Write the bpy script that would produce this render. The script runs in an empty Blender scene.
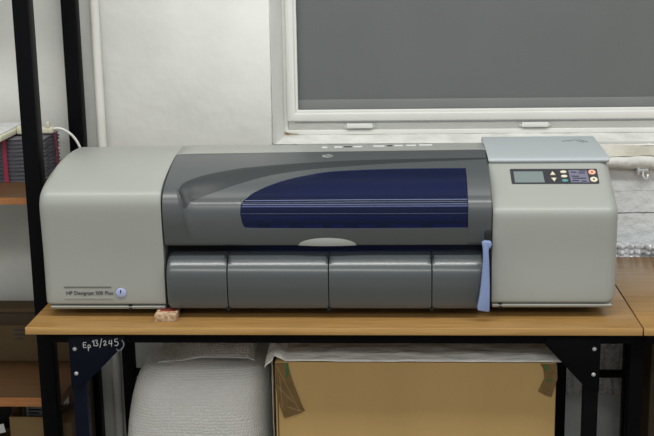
import bpy, bmesh, math, random
from mathutils import Vector, Matrix, noise

C = bpy.context.scene.collection
scene = bpy.context.scene
random.seed(7)

# ------------------------------------------------------------------ camera, world, light, exposure
F_PX, PITCH, YAW, ROLL = 1197.886, 0.226216, 0.058699, -0.016723
CAM = Vector((0.7808, -2.3702, 1.5307))
fwd = Vector((-math.sin(YAW) * math.cos(PITCH), math.cos(YAW) * math.cos(PITCH), -math.sin(PITCH)))
rt = Vector((math.cos(YAW), math.sin(YAW), 0))
up = rt.cross(fwd)
rt2 = rt * math.cos(ROLL) + up * math.sin(ROLL)
up2 = up * math.cos(ROLL) - rt * math.sin(ROLL)
cam_data = bpy.data.cameras.new('camera')
cam = bpy.data.objects.new('camera', cam_data)
C.objects.link(cam)
mw = Matrix((rt2, up2, -fwd)).transposed().to_4x4()
mw.translation = CAM
cam.matrix_world = mw
cam_data.sensor_width = 36
cam_data.lens = F_PX * 36 / 654
cam_data.clip_start = 0.05
scene.camera = cam

world = bpy.data.worlds.new('room_light')
scene.world = world
world.use_nodes = True
world.node_tree.nodes['Background'].inputs[0].default_value = (0.97, 1.0, 1.0, 1)
world.node_tree.nodes['Background'].inputs[1].default_value = 0.46


def area(name, loc, target, sx, sy, power, col):
    l = bpy.data.lights.new(name, 'AREA')
    l.shape = 'RECTANGLE'
    l.size, l.size_y, l.energy, l.color = sx, sy, power, col
    o = bpy.data.objects.new(name, l)
    C.objects.link(o)
    o.location = loc
    d = Vector(target) - Vector(loc)
    o.rotation_euler = d.to_track_quat('-Z', 'Y').to_euler()
    return o


area('ceiling_tube_lamp', (0.9, -0.58, 2.8), (0.9, -0.5, 0), 3.6, 0.2, 47, (1.0, 0.985, 0.94))
area('ceiling_tube_lamp', (0.6, -3.2, 2.85), (0.7, -2.8, 0), 3.6, 0.3, 46, (1.0, 0.985, 0.94))

scene.view_settings.view_transform = 'Standard'
scene.view_settings.look = 'None'
scene.view_settings.exposure = 0.0
scene.view_settings.gamma = 1.0
scene.view_settings.use_curve_mapping = False


# ------------------------------------------------------------------ materials
def srgb(r, g, b):
    f = lambda c: ((c / 255 + 0.055) / 1.055) ** 2.4 if c / 255 > 0.04045 else c / 255 / 12.92
    return (f(r), f(g), f(b), 1)


def mat(name, col, rough=0.5, metal=0.0, var=0.0, vscale=8.0, bump=0.0, bscale=60.0, spec=0.5,
        stretch=(1, 1, 1), col2=None, coat=0.0):
    m = bpy.data.materials.new(name)
    m.use_nodes = True
    nt = m.node_tree
    b = nt.nodes['Principled BSDF']
    b.inputs['Base Color'].default_value = col
    b.inputs['Roughness'].default_value = rough
    b.inputs['Metallic'].default_value = metal
    b.inputs['Specular IOR Level'].default_value = spec
    b.inputs['Coat Weight'].default_value = coat
    tc = nt.nodes.new('ShaderNodeTexCoord')
    mp = nt.nodes.new('ShaderNodeMapping')
    mp.inputs['Scale'].default_value = stretch
    nt.links.new(tc.outputs['Object'], mp.inputs['Vector'])
    if var > 0 or col2:
        n = nt.nodes.new('ShaderNodeTexNoise')
        n.inputs['Scale'].default_value = vscale
        n.inputs['Detail'].default_value = 5
        nt.links.new(mp.outputs[0], n.inputs['Vector'])
        r = nt.nodes.new('ShaderNodeValToRGB')
        c2 = col2 or tuple(list(c * (1 + var) for c in col[:3]) + [1])
        c1 = col if col2 else tuple(list(c * (1 - var) for c in col[:3]) + [1])
        r.color_ramp.elements[0].position = 0.35
        r.color_ramp.elements[1].position = 0.65
        r.color_ramp.elements[0].color = c1
        r.color_ramp.elements[1].color = c2
        nt.links.new(n.outputs['Fac'], r.inputs[0])
        nt.links.new(r.outputs[0], b.inputs['Base Color'])
    if bump > 0:
        n2 = nt.nodes.new('ShaderNodeTexNoise')
        n2.inputs['Scale'].default_value = bscale
        n2.inputs['Detail'].default_value = 6
        nt.links.new(mp.outputs[0], n2.inputs['Vector'])
        bp = nt.nodes.new('ShaderNodeBump')
        bp.inputs['Strength'].default_value = bump
        bp.inputs['Distance'].default_value = 0.01
        nt.links.new(n2.outputs['Fac'], bp.inputs['Height'])
        nt.links.new(bp.outputs[0], b.inputs['Normal'])
    return m


def wood(name, c1, c2, axis='X', rough=0.42):
    m = mat(name, c1, rough)
    nt = m.node_tree
    b = nt.nodes['Principled BSDF']
    tc = nt.nodes['Texture Coordinate']
    mp = nt.nodes['Mapping']
    mp.inputs['Scale'].default_value = (2.5, 60, 60) if axis == 'X' else (60, 2.5, 60)
    n = nt.nodes.new('ShaderNodeTexNoise')
    n.inputs['Scale'].default_value = 2.2
    n.inputs['Detail'].default_value = 8
    n.inputs['Roughness'].default_value = 0.65
    n.inputs['Distortion'].default_value = 0.6
    nt.links.new(mp.outputs[0], n.inputs['Vector'])
    n2 = nt.nodes.new('ShaderNodeTexNoise')
    n2.inputs['Scale'].default_value = 3.0
    nt.links.new(tc.outputs['Object'], n2.inputs['Vector'])
    ad = nt.nodes.new('ShaderNodeMath')
    ad.operation = 'MULTIPLY_ADD'
    ad.inputs[1].default_value = 0.7
    nt.links.new(n.outputs['Fac'], ad.inputs[0])
    ml = nt.nodes.new('ShaderNodeMath')
    ml.operation = 'MULTIPLY'
    ml.inputs[1].default_value = 0.3
    nt.links.new(n2.outputs['Fac'], ml.inputs[0])
    nt.links.new(ml.outputs[0], ad.inputs[2])
    r = nt.nodes.new('ShaderNodeValToRGB')
    r.color_ramp.elements[0].position = 0.36
    r.color_ramp.elements[1].position = 0.64
    r.color_ramp.elements[0].color = c1
    r.color_ramp.elements[1].color = c2
    nt.links.new(ad.outputs[0], r.inputs[0])
    nt.links.new(r.outputs[0], b.inputs['Base Color'])
    return m


M = {}
M['beige'] = mat('beige_plastic', srgb(158, 161, 156), 0.38, var=0.02, vscale=3, bump=0.03, bscale=900)
M['lid'] = mat('lid_plastic', srgb(176, 184, 188), 0.34, bump=0.03, bscale=900)
M['grey'] = mat('grey_plastic', srgb(74, 79, 81), 0.36, bump=0.03, bscale=900, spec=0.85)
M['band'] = mat('dark_grey_plastic', srgb(46, 51, 53), 0.5, bump=0.03, bscale=900)
M['tray'] = mat('tray_plastic', srgb(76, 82, 84), 0.24, bump=0.03, bscale=900, spec=0.8)
M['lens'] = mat('pale_grey_plastic', srgb(154, 158, 153), 0.4)
M['black'] = mat('black_interior', srgb(9, 9, 11), 0.6, var=0.1)
M['blackmetal'] = mat('black_painted_steel', srgb(8, 9, 12), 0.5, var=0.15, bump=0.05, bscale=300, spec=0.08)
M['navy'] = mat('navy_painted_steel', srgb(8, 15, 30), 0.45, var=0.1, bump=0.05, bscale=300, spec=0.12)
M['lever'] = mat('periwinkle_plastic', srgb(132, 150, 194), 0.4, var=0.02)
M['wood'] = wood('oak_laminate', srgb(134, 100, 54), srgb(166, 130, 80), rough=0.2)
M['woodedge'] = wood('oak_laminate_edge', srgb(170, 130, 74), srgb(198, 158, 98))
M['shelfwood'] = wood('brown_laminate', srgb(84, 60, 38), srgb(102, 74, 48))
M['shelfedge'] = wood('brown_edge_band', srgb(150, 98, 56), srgb(176, 118, 70))
M['tan'] = mat('tan_cardboard', srgb(132, 110, 76), 0.8, var=0.08, vscale=9, spec=0.2)
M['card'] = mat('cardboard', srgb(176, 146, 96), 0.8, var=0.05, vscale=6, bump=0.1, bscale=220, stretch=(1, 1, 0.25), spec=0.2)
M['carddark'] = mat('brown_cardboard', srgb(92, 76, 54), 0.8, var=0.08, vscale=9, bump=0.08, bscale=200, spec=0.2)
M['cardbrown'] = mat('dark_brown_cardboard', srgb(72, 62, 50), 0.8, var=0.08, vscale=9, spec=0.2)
M['tape'] = mat('brown_packing_tape', srgb(112, 88, 50), 0.25, var=0.15, vscale=30, bump=0.3, bscale=60)
M['green'] = mat('green_ink', srgb(40, 100, 50), 0.6, var=0.1)
M['white'] = mat('white_pvc', srgb(226, 227, 223), 0.35, var=0.02, vscale=12)
M['pipe'] = mat('white_paint', srgb(226, 226, 220), 0.4, var=0.03, vscale=9, bump=0.05)
M['offwhite'] = mat('ivory_plastic', srgb(206, 202, 180), 0.45, var=0.03)
M['paper'] = mat('white_paper', srgb(206, 208, 208), 0.7, var=0.04, vscale=20)
M['ink'] = mat('dark_ink', srgb(40, 44, 60), 0.6, var=0.02)
M['chalk'] = mat('white_marker', srgb(232, 234, 236), 0.6, var=0.02)
M['steel'] = mat('zinc_steel', srgb(200, 202, 202), 0.35, metal=0.5, var=0.05, vscale=90)
M['blind'] = mat('grey_blind_fabric', srgb(106, 110, 110), 0.75, var=0.03, vscale=4, bump=0.12, bscale=700, spec=0.3)
M['blindhem'] = mat('grey_blind_hem', srgb(122, 125, 125), 0.6, var=0.03, vscale=8)
M['booklet'] = mat('dark_grey_booklet', srgb(62, 62, 70), 0.55, col2=srgb(104, 104, 112), vscale=26, stretch=(1, 1, 7), bump=0.2, bscale=120)
M['strap'] = mat('crimson_strap', srgb(150, 40, 72), 0.5, var=0.1, vscale=30)
M['chip'] = mat('chipboard', srgb(150, 118, 88), 0.8, col2=srgb(206, 182, 152), vscale=160)
M['redpaint'] = mat('red_paint', srgb(150, 62, 50), 0.6, var=0.15, vscale=60)
M['panel'] = mat('panel_black', srgb(52, 52, 58), 0.35, var=0.03)
M['lcd'] = mat('lcd_grey', srgb(118, 130, 130), 0.15, var=0.02)
M['mauve'] = mat('panel_mauve', srgb(112, 112, 132), 0.5, var=0.04)
M['btn'] = mat('button_ivory', srgb(216, 210, 186), 0.4, var=0.02)
M['btnteal'] = mat('button_teal', srgb(88, 150, 150), 0.4, var=0.02)
M['btnpink'] = mat('button_pink', srgb(226, 176, 150), 0.4, var=0.02)
M['btnblue'] = mat('button_pale_blue', srgb(164, 176, 214), 0.35, var=0.02)
M['rail'] = mat('rail_steel', srgb(140, 146, 160), 0.3, metal=0.4, var=0.04)
M['floor'] = mat('grey_floor', srgb(120, 112, 100), 0.6, var=0.1, vscale=5, bump=0.05)


def window_blue():
    m = bpy.data.materials.new('blue_translucent_plastic')
    m.use_nodes = True
    nt = m.node_tree
    nt.nodes.remove(nt.nodes['Principled BSDF'])
    out = nt.nodes['Material Output']
    tr = nt.nodes.new('ShaderNodeBsdfTransparent')
    tr.inputs[0].default_value = (0.26, 0.36, 0.72, 1)
    df = nt.nodes.new('ShaderNodeBsdfPrincipled')
    df.inputs['Base Color'].default_value = srgb(40, 50, 84)
    df.inputs['Roughness'].default_value = 0.22
    n = nt.nodes.new('ShaderNodeTexNoise')
    n.inputs['Scale'].default_value = 5
    r = nt.nodes.new('ShaderNodeMapRange')
    r.inputs[3].default_value = 0.30
    r.inputs[4].default_value = 0.38
    nt.links.new(n.outputs['Fac'], r.inputs[0])
    mx = nt.nodes.new('ShaderNodeMixShader')
    nt.links.new(r.outputs[0], mx.inputs[0])
    nt.links.new(tr.outputs[0], mx.inputs[1])
    nt.links.new(df.outputs[0], mx.inputs[2])
    nt.links.new(mx.outputs[0], out.inputs[0])
    return m


def film(name, col, fac, rough, bump, bscale, uvbubble=0.0, stretch=(1, 1, 1)):
    """thin plastic film: part see-through, part glossy white"""
    m = bpy.data.materials.new(name)
    m.use_nodes = True
    nt = m.node_tree
    b = nt.nodes['Principled BSDF']
    out = nt.nodes['Material Output']
    b.inputs['Base Color'].default_value = col
    b.inputs['Roughness'].default_value = rough
    tr = nt.nodes.new('ShaderNodeBsdfTransparent')
    mx = nt.nodes.new('ShaderNodeMixShader')
    mx.inputs[0].default_value = fac
    nt.links.new(tr.outputs[0], mx.inputs[1])
    nt.links.new(b.outputs[0], mx.inputs[2])
    nt.links.new(mx.outputs[0], out.inputs[0])
    tc = nt.nodes.new('ShaderNodeTexCoord')
    mp = nt.nodes.new('ShaderNodeMapping')
    mp.inputs['Scale'].default_value = stretch
    bp = nt.nodes.new('ShaderNodeBump')
    bp.inputs['Strength'].default_value = bump
    if uvbubble:
        nt.links.new(tc.outputs['UV'], mp.inputs['Vector'])
        v = nt.nodes.new('ShaderNodeTexVoronoi')
        v.voronoi_dimensions = '2D'
        v.inputs['Scale'].default_value = uvbubble
        v.inputs['Randomness'].default_value = 0.4
        nt.links.new(mp.outputs[0], v.inputs['Vector'])
        bp.invert = True
        bp.inputs['Distance'].default_value = 0.004
        nt.links.new(v.outputs['Distance'], bp.inputs['Height'])
        n = nt.nodes.new('ShaderNodeTexNoise')
        n.inputs['Scale'].default_value = bscale
        nt.links.new(tc.outputs['Object'], n.inputs['Vector'])
        bp2 = nt.nodes.new('ShaderNodeBump')
        bp2.inputs['Strength'].default_value = 0.6
        bp2.inputs['Distance'].default_value = 0.02
        nt.links.new(n.outputs['Fac'], bp2.inputs['Height'])
        nt.links.new(bp2.outputs[0], bp.inputs['Normal'])
    else:
        nt.links.new(tc.outputs['Object'], mp.inputs['Vector'])
        n = nt.nodes.new('ShaderNodeTexNoise')
        n.inputs['Scale'].default_value = bscale
        n.inputs['Detail'].default_value = 5
        bp.inputs['Distance'].default_value = 0.02
        nt.links.new(mp.outputs[0], n.inputs['Vector'])
        nt.links.new(n.outputs['Fac'], bp.inputs['Height'])
    nt.links.new(bp.outputs[0], b.inputs['Normal'])
    return m


M['blue'] = window_blue()
M['film'] = film('clear_plastic_film', srgb(240, 238, 232), 0.92, 0.2, 0.4, 14, stretch=(1, 3, 3))
M['bubble'] = film('white_bubble_wrap', srgb(234, 233, 230), 0.96, 0.22, 0.8, 9, uvbubble=1.0)
M['bubbledark'] = film('grey_bubble_wrap', srgb(232, 234, 238), 0.95, 0.12, 0.5, 14, uvbubble=1.0)


def wall_mat():
    m = bpy.data.materials.new('white_plaster')
    m.use_nodes = True
    nt = m.node_tree
    b = nt.nodes['Principled BSDF']
    b.inputs['Roughness'].default_value = 0.7
    b.inputs['Specular IOR Level'].default_value = 0.3
    tc = nt.nodes.new('ShaderNodeTexCoord')
    sep = nt.nodes.new('ShaderNodeSeparateXYZ')
    nt.links.new(tc.outputs['Object'], sep.inputs[0])

    def noi(scale, detail=6, vec=None):
        n = nt.nodes.new('ShaderNodeTexNoise')
        n.inputs['Scale'].default_value = scale
        n.inputs['Detail'].default_value = detail
        nt.links.new(vec or tc.outputs['Object'], n.inputs['Vector'])
        return n.outputs['Fac']

    def mth(op, a, bb=None, c=None):
        n = nt.nodes.new('ShaderNodeMath')
        n.operation = op
        for i, v in enumerate((a, bb, c)):
            if v is None:
                continue
            if isinstance(v, (int, float)):
                n.inputs[i].default_value = v
            else:
                nt.links.new(v, n.inputs[i])
        return n.outputs[0]
    r = nt.nodes.new('ShaderNodeValToRGB')
    r.color_ramp.elements[0].position = 0.3
    r.color_ramp.elements[1].position = 0.7
    r.color_ramp.elements[0].color = srgb(206, 207, 203)
    r.color_ramp.elements[1].color = srgb(222, 223, 219)
    nt.links.new(noi(3.5), r.inputs[0])
    # hairline cracks in the old paint below the sill on the right
    xz = nt.nodes.new('ShaderNodeCombineXYZ')
    nt.links.new(sep.outputs[0], xz.inputs[0])
    wob = noi(9, 8, xz.outputs[0])
    lines = None
    for z0, w in ((0.848, 0.0016), (0.905, 0.0003)):
        d = mth('ABSOLUTE', mth('SUBTRACT', mth('MULTIPLY_ADD', wob, 0.035, z0 - 0.0175), sep.outputs[2]))
        k = mth('LESS_THAN', d, mth('MULTIPLY', noi(25, 2), w * 2))
        lines = k if lines is None else mth('MAXIMUM', lines, k)
    lines = mth('MULTIPLY', lines, mth('GREATER_THAN', sep.outputs[0], 1.2))
    mx = nt.nodes.new('ShaderNodeMix')
    mx.data_type = 'RGBA'
    nt.links.new(lines, mx.inputs[0])
    nt.links.new(r.outputs[0], mx.inputs[6])
    mx.inputs[7].default_value = srgb(120, 122, 124)
    nt.links.new(mx.outputs[2], b.inputs['Base Color'])
    # cooler, paler tint on the wall under the sill
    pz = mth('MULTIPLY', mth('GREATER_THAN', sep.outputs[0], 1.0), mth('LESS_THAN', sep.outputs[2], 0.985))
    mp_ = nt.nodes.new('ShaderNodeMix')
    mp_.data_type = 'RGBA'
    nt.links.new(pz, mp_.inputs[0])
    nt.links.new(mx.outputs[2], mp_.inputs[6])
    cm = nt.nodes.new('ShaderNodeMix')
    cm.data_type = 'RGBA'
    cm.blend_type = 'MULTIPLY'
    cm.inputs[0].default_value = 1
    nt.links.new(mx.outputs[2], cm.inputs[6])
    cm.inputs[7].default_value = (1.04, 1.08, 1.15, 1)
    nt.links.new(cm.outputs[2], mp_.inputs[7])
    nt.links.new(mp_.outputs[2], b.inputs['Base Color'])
    # trowelled relief, rougher below the sill
    rough_zone = mth('MULTIPLY', mth('GREATER_THAN', sep.outputs[0], 1.1), mth('LESS_THAN', sep.outputs[2], 0.99))
    h = mth('ADD', mth('MULTIPLY', noi(6, 3), 1.0), mth('MULTIPLY', noi(45, 5), mth('MULTIPLY_ADD', rough_zone, 0.5, 0.12)))
    bp = nt.nodes.new('ShaderNodeBump')
    bp.inputs['Strength'].default_value = 0.42
    bp.inputs['Distance'].default_value = 0.02
    nt.links.new(h, bp.inputs['Height'])
    nt.links.new(bp.outputs[0], b.inputs['Normal'])
    return m


M['wall'] = wall_mat()
M['sill'] = mat('crumbling_sill_plaster', srgb(186, 182, 168), 0.85, col2=srgb(214, 212, 202), vscale=14, bump=0.9, bscale=55, spec=0.2)
M['lip'] = mat('white_sill_lip', srgb(206, 208, 204), 0.75, col2=srgb(226, 227, 223), vscale=18, bump=0.5, bscale=40, spec=0.2)


# ------------------------------------------------------------------ builders
def thing(name, label, cat, loc=(0, 0, 0), group=None):
    o = bpy.data.objects.new(name, None)
    C.objects.link(o)
    o.location = loc
    o.empty_display_size = 0.05
    o['label'] = label
    o['category'] = cat
    if group:
        o['group'] = group
    return o


def wloc(p):
    v = Vector((0, 0, 0))
    while p:
        v += Vector(p.location)
        p = p.parent
    return v


def obj(name, verts, faces, m, parent=None, smooth=False, bevel=0.0, seg=2, label=None, mats=None, fm=None, uv=None, angle=35):
    off = wloc(parent)
    me = bpy.data.meshes.new(name)
    me.from_pydata([tuple(Vector(v) - off) for v in verts], [], faces)
    bm = bmesh.new()
    bm.from_mesh(me)
    if uv:
        lay = bm.loops.layers.uv.new('uv')
        bm.verts.ensure_lookup_table()
        for f in bm.faces:
            for l in f.loops:
                l[lay].uv = uv[l.vert.index]
    if not fm:
        bmesh.ops.recalc_face_normals(bm, faces=bm.faces)
    if bevel > 0:
        es = [e for e in bm.edges if len(e.link_faces) == 2 and e.calc_face_angle() > math.radians(25)]
        bmesh.ops.bevel(bm, geom=es, offset=bevel, segments=seg, profile=0.5, affect='EDGES', clamp_overlap=True)
    if smooth or bevel > 0:
        for f in bm.faces:
            f.smooth = True
        for e in bm.edges:
            if len(e.link_faces) == 2 and e.calc_face_angle() > math.radians(angle):
                e.smooth = False
    bm.to_mesh(me)
    bm.free()
    for x in (mats or [m]):
        me.materials.append(x)
    if fm:
        for i, k in enumerate(fm):
            me.polygons[i].material_index = k
    o = bpy.data.objects.new(name, me)
    C.objects.link(o)
    o.parent = parent
    if label:
        o['label'] = label
    return o


def tag(o, label, cat, group=None):
    o['label'] = label
    o['category'] = cat
    if group:
        o['group'] = group
    return o


def struct(o):
    o['kind'] = 'structure'
    return o


class MB:
    def __init__(s):
        s.v, s.f = [], []

    def box(s, x0, x1, y0, y1, z0, z1):
        n = len(s.v)
        s.v += [(x0, y0, z0), (x1, y0, z0), (x1, y1, z0), (x0, y1, z0), (x0, y0, z1), (x1, y0, z1), (x1, y1, z1), (x0, y1, z1)]
        s.f += [tuple(n + i for i in q) for q in ((0, 3, 2, 1), (4, 5, 6, 7), (0, 1, 5, 4), (1, 2, 6, 5), (2, 3, 7, 6), (3, 0, 4, 7))]
        return s

    def prism_x(s, prof, x0, x1):
        """profile of (y,z) swept along X"""
        n, k = len(s.v), len(prof)
        s.v += [(x0, y, z) for y, z in prof] + [(x1, y, z) for y, z in prof]
        s.f += [(n + i, n + (i + 1) % k, n + k + (i + 1) % k, n + k + i) for i in range(k)]
        s.f += [tuple(n + i for i in range(k)), tuple(n + k + i for i in reversed(range(k)))]
        return s

    def prism_y(s, poly, y0, y1):
        """outline of (x,z) with thickness along Y"""
        n, k = len(s.v), len(poly)
        s.v += [(x, y0, z) for x, z in poly] + [(x, y1, z) for x, z in poly]
        s.f += [(n + i, n + (i + 1) % k, n + k + (i + 1) % k, n + k + i) for i in range(k)]
        s.f += [tuple(n + i for i in range(k)), tuple(n + k + i for i in reversed(range(k)))]
        return s

    def tube(s, pts, r, seg=12):
        pts = [Vector(p) for p in pts]
        n0 = len(s.v)
        nrm = None
        for i, p in enumerate(pts):
            t = (pts[min(i + 1, len(pts) - 1)] - pts[max(i - 1, 0)]).normalized()
            if nrm is None:
                nrm = t.orthogonal().normalized()
            nrm = (nrm - t * nrm.dot(t)).normalized()
            bn = t.cross(nrm)
            for k in range(seg):
                a = 2 * math.pi * k / seg
                s.v.append(tuple(p + (nrm * math.cos(a) + bn * math.sin(a)) * r))
        for i in range(len(pts) - 1):
            for k in range(seg):
                a, b = n0 + i * seg + k, n0 + i * seg + (k + 1) % seg
                s.f.append((a, b, b + seg, a + seg))
        s.f.append(tuple(n0 + k for k in reversed(range(seg))))
        s.f.append(tuple(n0 + (len(pts) - 1) * seg + k for k in range(seg)))
        return s

    def dome(s, c, r, h, axis=(0, -1, 0), seg=16, rings=4):
        ax = Vector(axis).normalized()
        a1 = ax.orthogonal().normalized()
        a2 = ax.cross(a1)
        n0 = len(s.v)
        c = Vector(c)
        for i in range(rings + 1):
            t = i / rings * math.pi / 2 * 0.96
            for k in range(seg):
                an = 2 * math.pi * k / seg
                s.v.append(tuple(c + (a1 * math.cos(an) + a2 * math.sin(an)) * r * math.cos(t) + ax * h * math.sin(t)))
        for i in range(rings):
            for k in range(seg):
                a, b = n0 + i * seg + k, n0 + i * seg + (k + 1) % seg
                s.f.append((a, b, b + seg, a + seg))
        s.f.append(tuple(n0 + k for k in reversed(range(seg))))
        s.f.append(tuple(n0 + rings * seg + k for k in range(seg)))
        return s

    def build(s, name, m, parent=None, **k):
        return obj(name, s.v, s.f, m, parent, **k)


def box(name, b, m, parent=None, bevel=0.0, **k):
    return MB().box(*b).build(name, m, parent, bevel=bevel, **k)


def smooth_poly(pts, n=6, closed=False):
    """Catmull-Rom through 2D points"""
    out = []
    N = len(pts)
    for i in range(N - 1):
        p0, p1, p2, p3 = pts[max(i - 1, 0)], pts[i], pts[i + 1], pts[min(i + 2, N - 1)]
        for j in range(n):
            t = j / n
            out.append(tuple(0.5 * ((2 * b) + (-a + c) * t + (2 * a - 5 * b + 4 * c - d) * t * t + (-a + 3 * b - 3 * c + d) * t ** 3)
                             for a, b, c, d in zip(p0, p1, p2, p3)))
    out.append(tuple(pts[-1]))
    return out


def loft_x(prof, stations, flat_bottom=False):
    """closed (y,z) profile swept along X; each station (x, inset) shrinks the profile towards its middle -> rounded ends"""
    ys = [p[0] for p in prof]
    zs = [p[1] for p in prof]
    cy, cz = (min(ys) + max(ys)) / 2, (min(zs) + max(zs)) / 2
    hy, hz = (max(ys) - min(ys)) / 2, (max(zs) - min(zs)) / 2
    k = len(prof)
    v, f = [], []
    for x, d in stations:
        v += [(x, cy + (y - cy) * (hy - d) / hy, z if flat_bottom and z < cz - 0.6 * hz else cz + (z - cz) * (hz - d) / hz) for y, z in prof]
    for i in range(len(stations) - 1):
        f += [(i * k + j, i * k + (j + 1) % k, (i + 1) * k + (j + 1) % k, (i + 1) * k + j) for j in range(k)]
    f += [tuple(range(k)), tuple((len(stations) - 1) * k + j for j in reversed(range(k)))]
    return v, f


def round_end(x_end, x_in, r, n=7):
    """stations for a quarter-round end of radius r, from x_end towards x_in"""
    sg = 1 if x_in > x_end else -1
    return [(x_end + sg * r * (1 - math.cos(i / n * math.pi / 2)), r * (1 - math.sin(i / n * math.pi / 2))) for i in range(n + 1)]


# ------------------------------------------------------------------ setting
WY = 0.64            # room face of the wall
WX0, WX1, WZ0, WZ1 = 0.470, 1.95, 1.03, 1.95   # window opening


def build_wall():
    v, f = [], []
    xs = [-2.5, WX0, WX1, 3.2]
    zs = [0, WZ0, WZ1, 2.9]
    m = MB()
    for i in range(3):
        for j in range(3):
            if i == 1 and j == 1:
                continue
            m.box(xs[i], xs[i + 1], WY, WY + 0.3, zs[j], zs[j + 1])
    bm = bmesh.new()
    me = bpy.data.meshes.new('w')
    me.from_pydata(m.v, [], m.f)
    bm.from_mesh(me)
    bmesh.ops.remove_doubles(bm, verts=bm.verts, dist=1e-5)
    # drop the inner faces between neighbouring blocks
    seen = {}
    for fc in list(bm.faces):
        key = tuple(sorted(x.index for x in fc.verts))
        seen.setdefault(key, []).append(fc)
    dead = [x for k in seen.values() if len(k) > 1 for x in k]
    bmesh.ops.delete(bm, geom=dead, context='FACES_ONLY')
    es = [e for e in bm.edges if len(e.link_faces) == 2 and e.calc_face_angle() > 0.5
          and not all(abs(p.co.x - WX0) < 1e-4 for p in e.verts) and all(abs(p.co.y - WY) < 1e-4 for p in e.verts) and all(WX0 - .01 < p.co.x < WX1 + .01 for p in e.verts) and all(WZ0 - .01 < p.co.z < WZ1 + .01 for p in e.verts)]
    bmesh.ops.bevel(bm, geom=es, offset=0.008, segments=4, profile=0.5, affect='EDGES')
    bm.verts.ensure_lookup_table()
    vv = [tuple(x.co) for x in bm.verts]
    ff = [tuple(x.index for x in fc.verts) for fc in bm.faces]
    bm.free()
    return struct(obj('wall_back', vv, ff, M['wall'], smooth=True, angle=30))


build_wall()
struct(box('wall_left', (-1.25, -1.15, -4.2, WY, 0, 2.9), M['wall']))  # unseen side wall, added to block light reaching the rack from the left
struct(box('floor', (-2.5, 3.2, -4.2, WY, -0.05, 0), M['floor']))

v_ = [(0.4690, 0.6410), (0.4698, 0.6400), (0.4725, 0.6420), (0.4935, 0.7095), (0.4695, 0.7095)]
struct(obj('trim_4', [(x, y, z) for z in (1.03, 1.95) for x, y in v_], [(0, 1, 2, 3, 4), (9, 8, 7, 6, 5)] + [(i, (i + 1) % 5, 5 + (i + 1) % 5, 5 + i) for i in range(5)], M['wall'], smooth=True, angle=60))

# window: frame > joints, drain caps; sash
win = struct(bpy.data.objects.new('window_1', None))
C.objects.link(win)
win.location = (0.49, 0.70, 1.04)
fx0, fx1, fz0, fz1 = 0.4905, 1.945, 1.043, 1.945


def ring(name, x0, x1, z0, z1, w, y0, y1, m, parent, bevel=0.003):
    mb = MB()
    a = [(x0, z0), (x1, z0), (x1, z1), (x0, z1)]
    b = [(x0 + w, z0 + w), (x1 - w, z0 + w), (x1 - w, z1 - w), (x0 + w, z1 - w)]
    for y in (y0, y1):
        mb.v += [(x, y, z) for x, z in a] + [(x, y, z) for x, z in b]
    for i in range(4):
        j = (i + 1) % 4
        mb.f += [(i, j, 4 + j, 4 + i), (8 + i, 12 + i, 12 + j, 8 + j), (i, 8 + i, 8 + j, j), (4 + i, 4 + j, 12 + j, 12 + i)]
    return mb.build(name, m, parent, bevel=bevel)


ring('window_frame', fx0, fx1, fz0, fz1, 0.030, 0.715, 0.78, M['white'], win)
ring('frame_lip', fx0, fx1, fz0, fz1, 0.012, 0.708, 0.716, M['white'], win, 0.002)
ring('window_sash', fx0 + 0.012, fx1 - 0.012, fz0 + 0.038, fz1 - 0.012, 0.020, 0.694, 0.716, M['white'], win, 0.003)
ring('glazing_bead', fx0 + 0.031, fx1 - 0.031, fz0 + 0.057, fz1 - 0.031, 0.0085, 0.700, 0.716, M['white'], win, 0.003)
mg = mat('pane_glass', (0.8, 0.85, 0.85, 1), 0.03)
mg.node_tree.nodes['Principled BSDF'].inputs['Transmission Weight'].default_value = 1.0
box('pane', (fx0 + 0.045, fx1 - 0.045, 0.738, 0.742, fz0 + 0.05, fz1 - 0.045), mg, win)
for x in (0.655, 1.105):
    mb = MB().box(x, x + 0.068, 0.700, 0.7155, fz0 + 0.0175, fz0 + 0.030)
    mb.box(x - 0.006, x, 0.706, 0.7155, fz0 + 0.0195, fz0 + 0.029).box(x + 0.068, x + 0.074, 0.706, 0.7155, fz0 + 0.0195, fz0 + 0.029)
    mb.build('drain_cap', M['white'], win, bevel=0.0015)

# blind: fabric with faint ripples, and its hem bar
bl = thing('roller_blind', 'plain grey fabric blind pulled down inside the white window frame', 'blind', (1.2, 0.728, 1.9))
nx, nz = 60, 24
v, f = [], []
bx0, bx1, bz0, bz1 = fx0 + 0.036, fx1 - 0.036, 1.133, fz1 - 0.06
for y in (0.719, 0.7205):
    for j in range(nz + 1):
        for i in range(nx + 1):
            x = bx0 + (bx1 - bx0) * i / nx
            z = bz0 + (bz1 - bz0) * j / nz
            v.append((x, y + 0.0012 * math.sin(x * 9), z))
K = (nx + 1) * (nz + 1)
for j in range(nz):
    for i in range(nx):
        a = j * (nx + 1) + i
        f += [(a, a + 1, a + nx + 2, a + nx + 1), (K + a, K + a + nx + 1, K + a + nx + 2, K + a + 1)]
obj('fabric', v, f, M['blind'], bl, smooth=True)
box('hem_bar', (bx0, bx1, 0.7165, 0.722, 1.108, 1.1335), M['blindhem'], bl, 0.001)
MB().tube([(bx0 + 0.01, 0.722, bz1 + 0.012), (bx1 - 0.01, 0.722, bz1 + 0.012)], 0.012).build('roller_tube', M['white'], bl, smooth=True)

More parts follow.
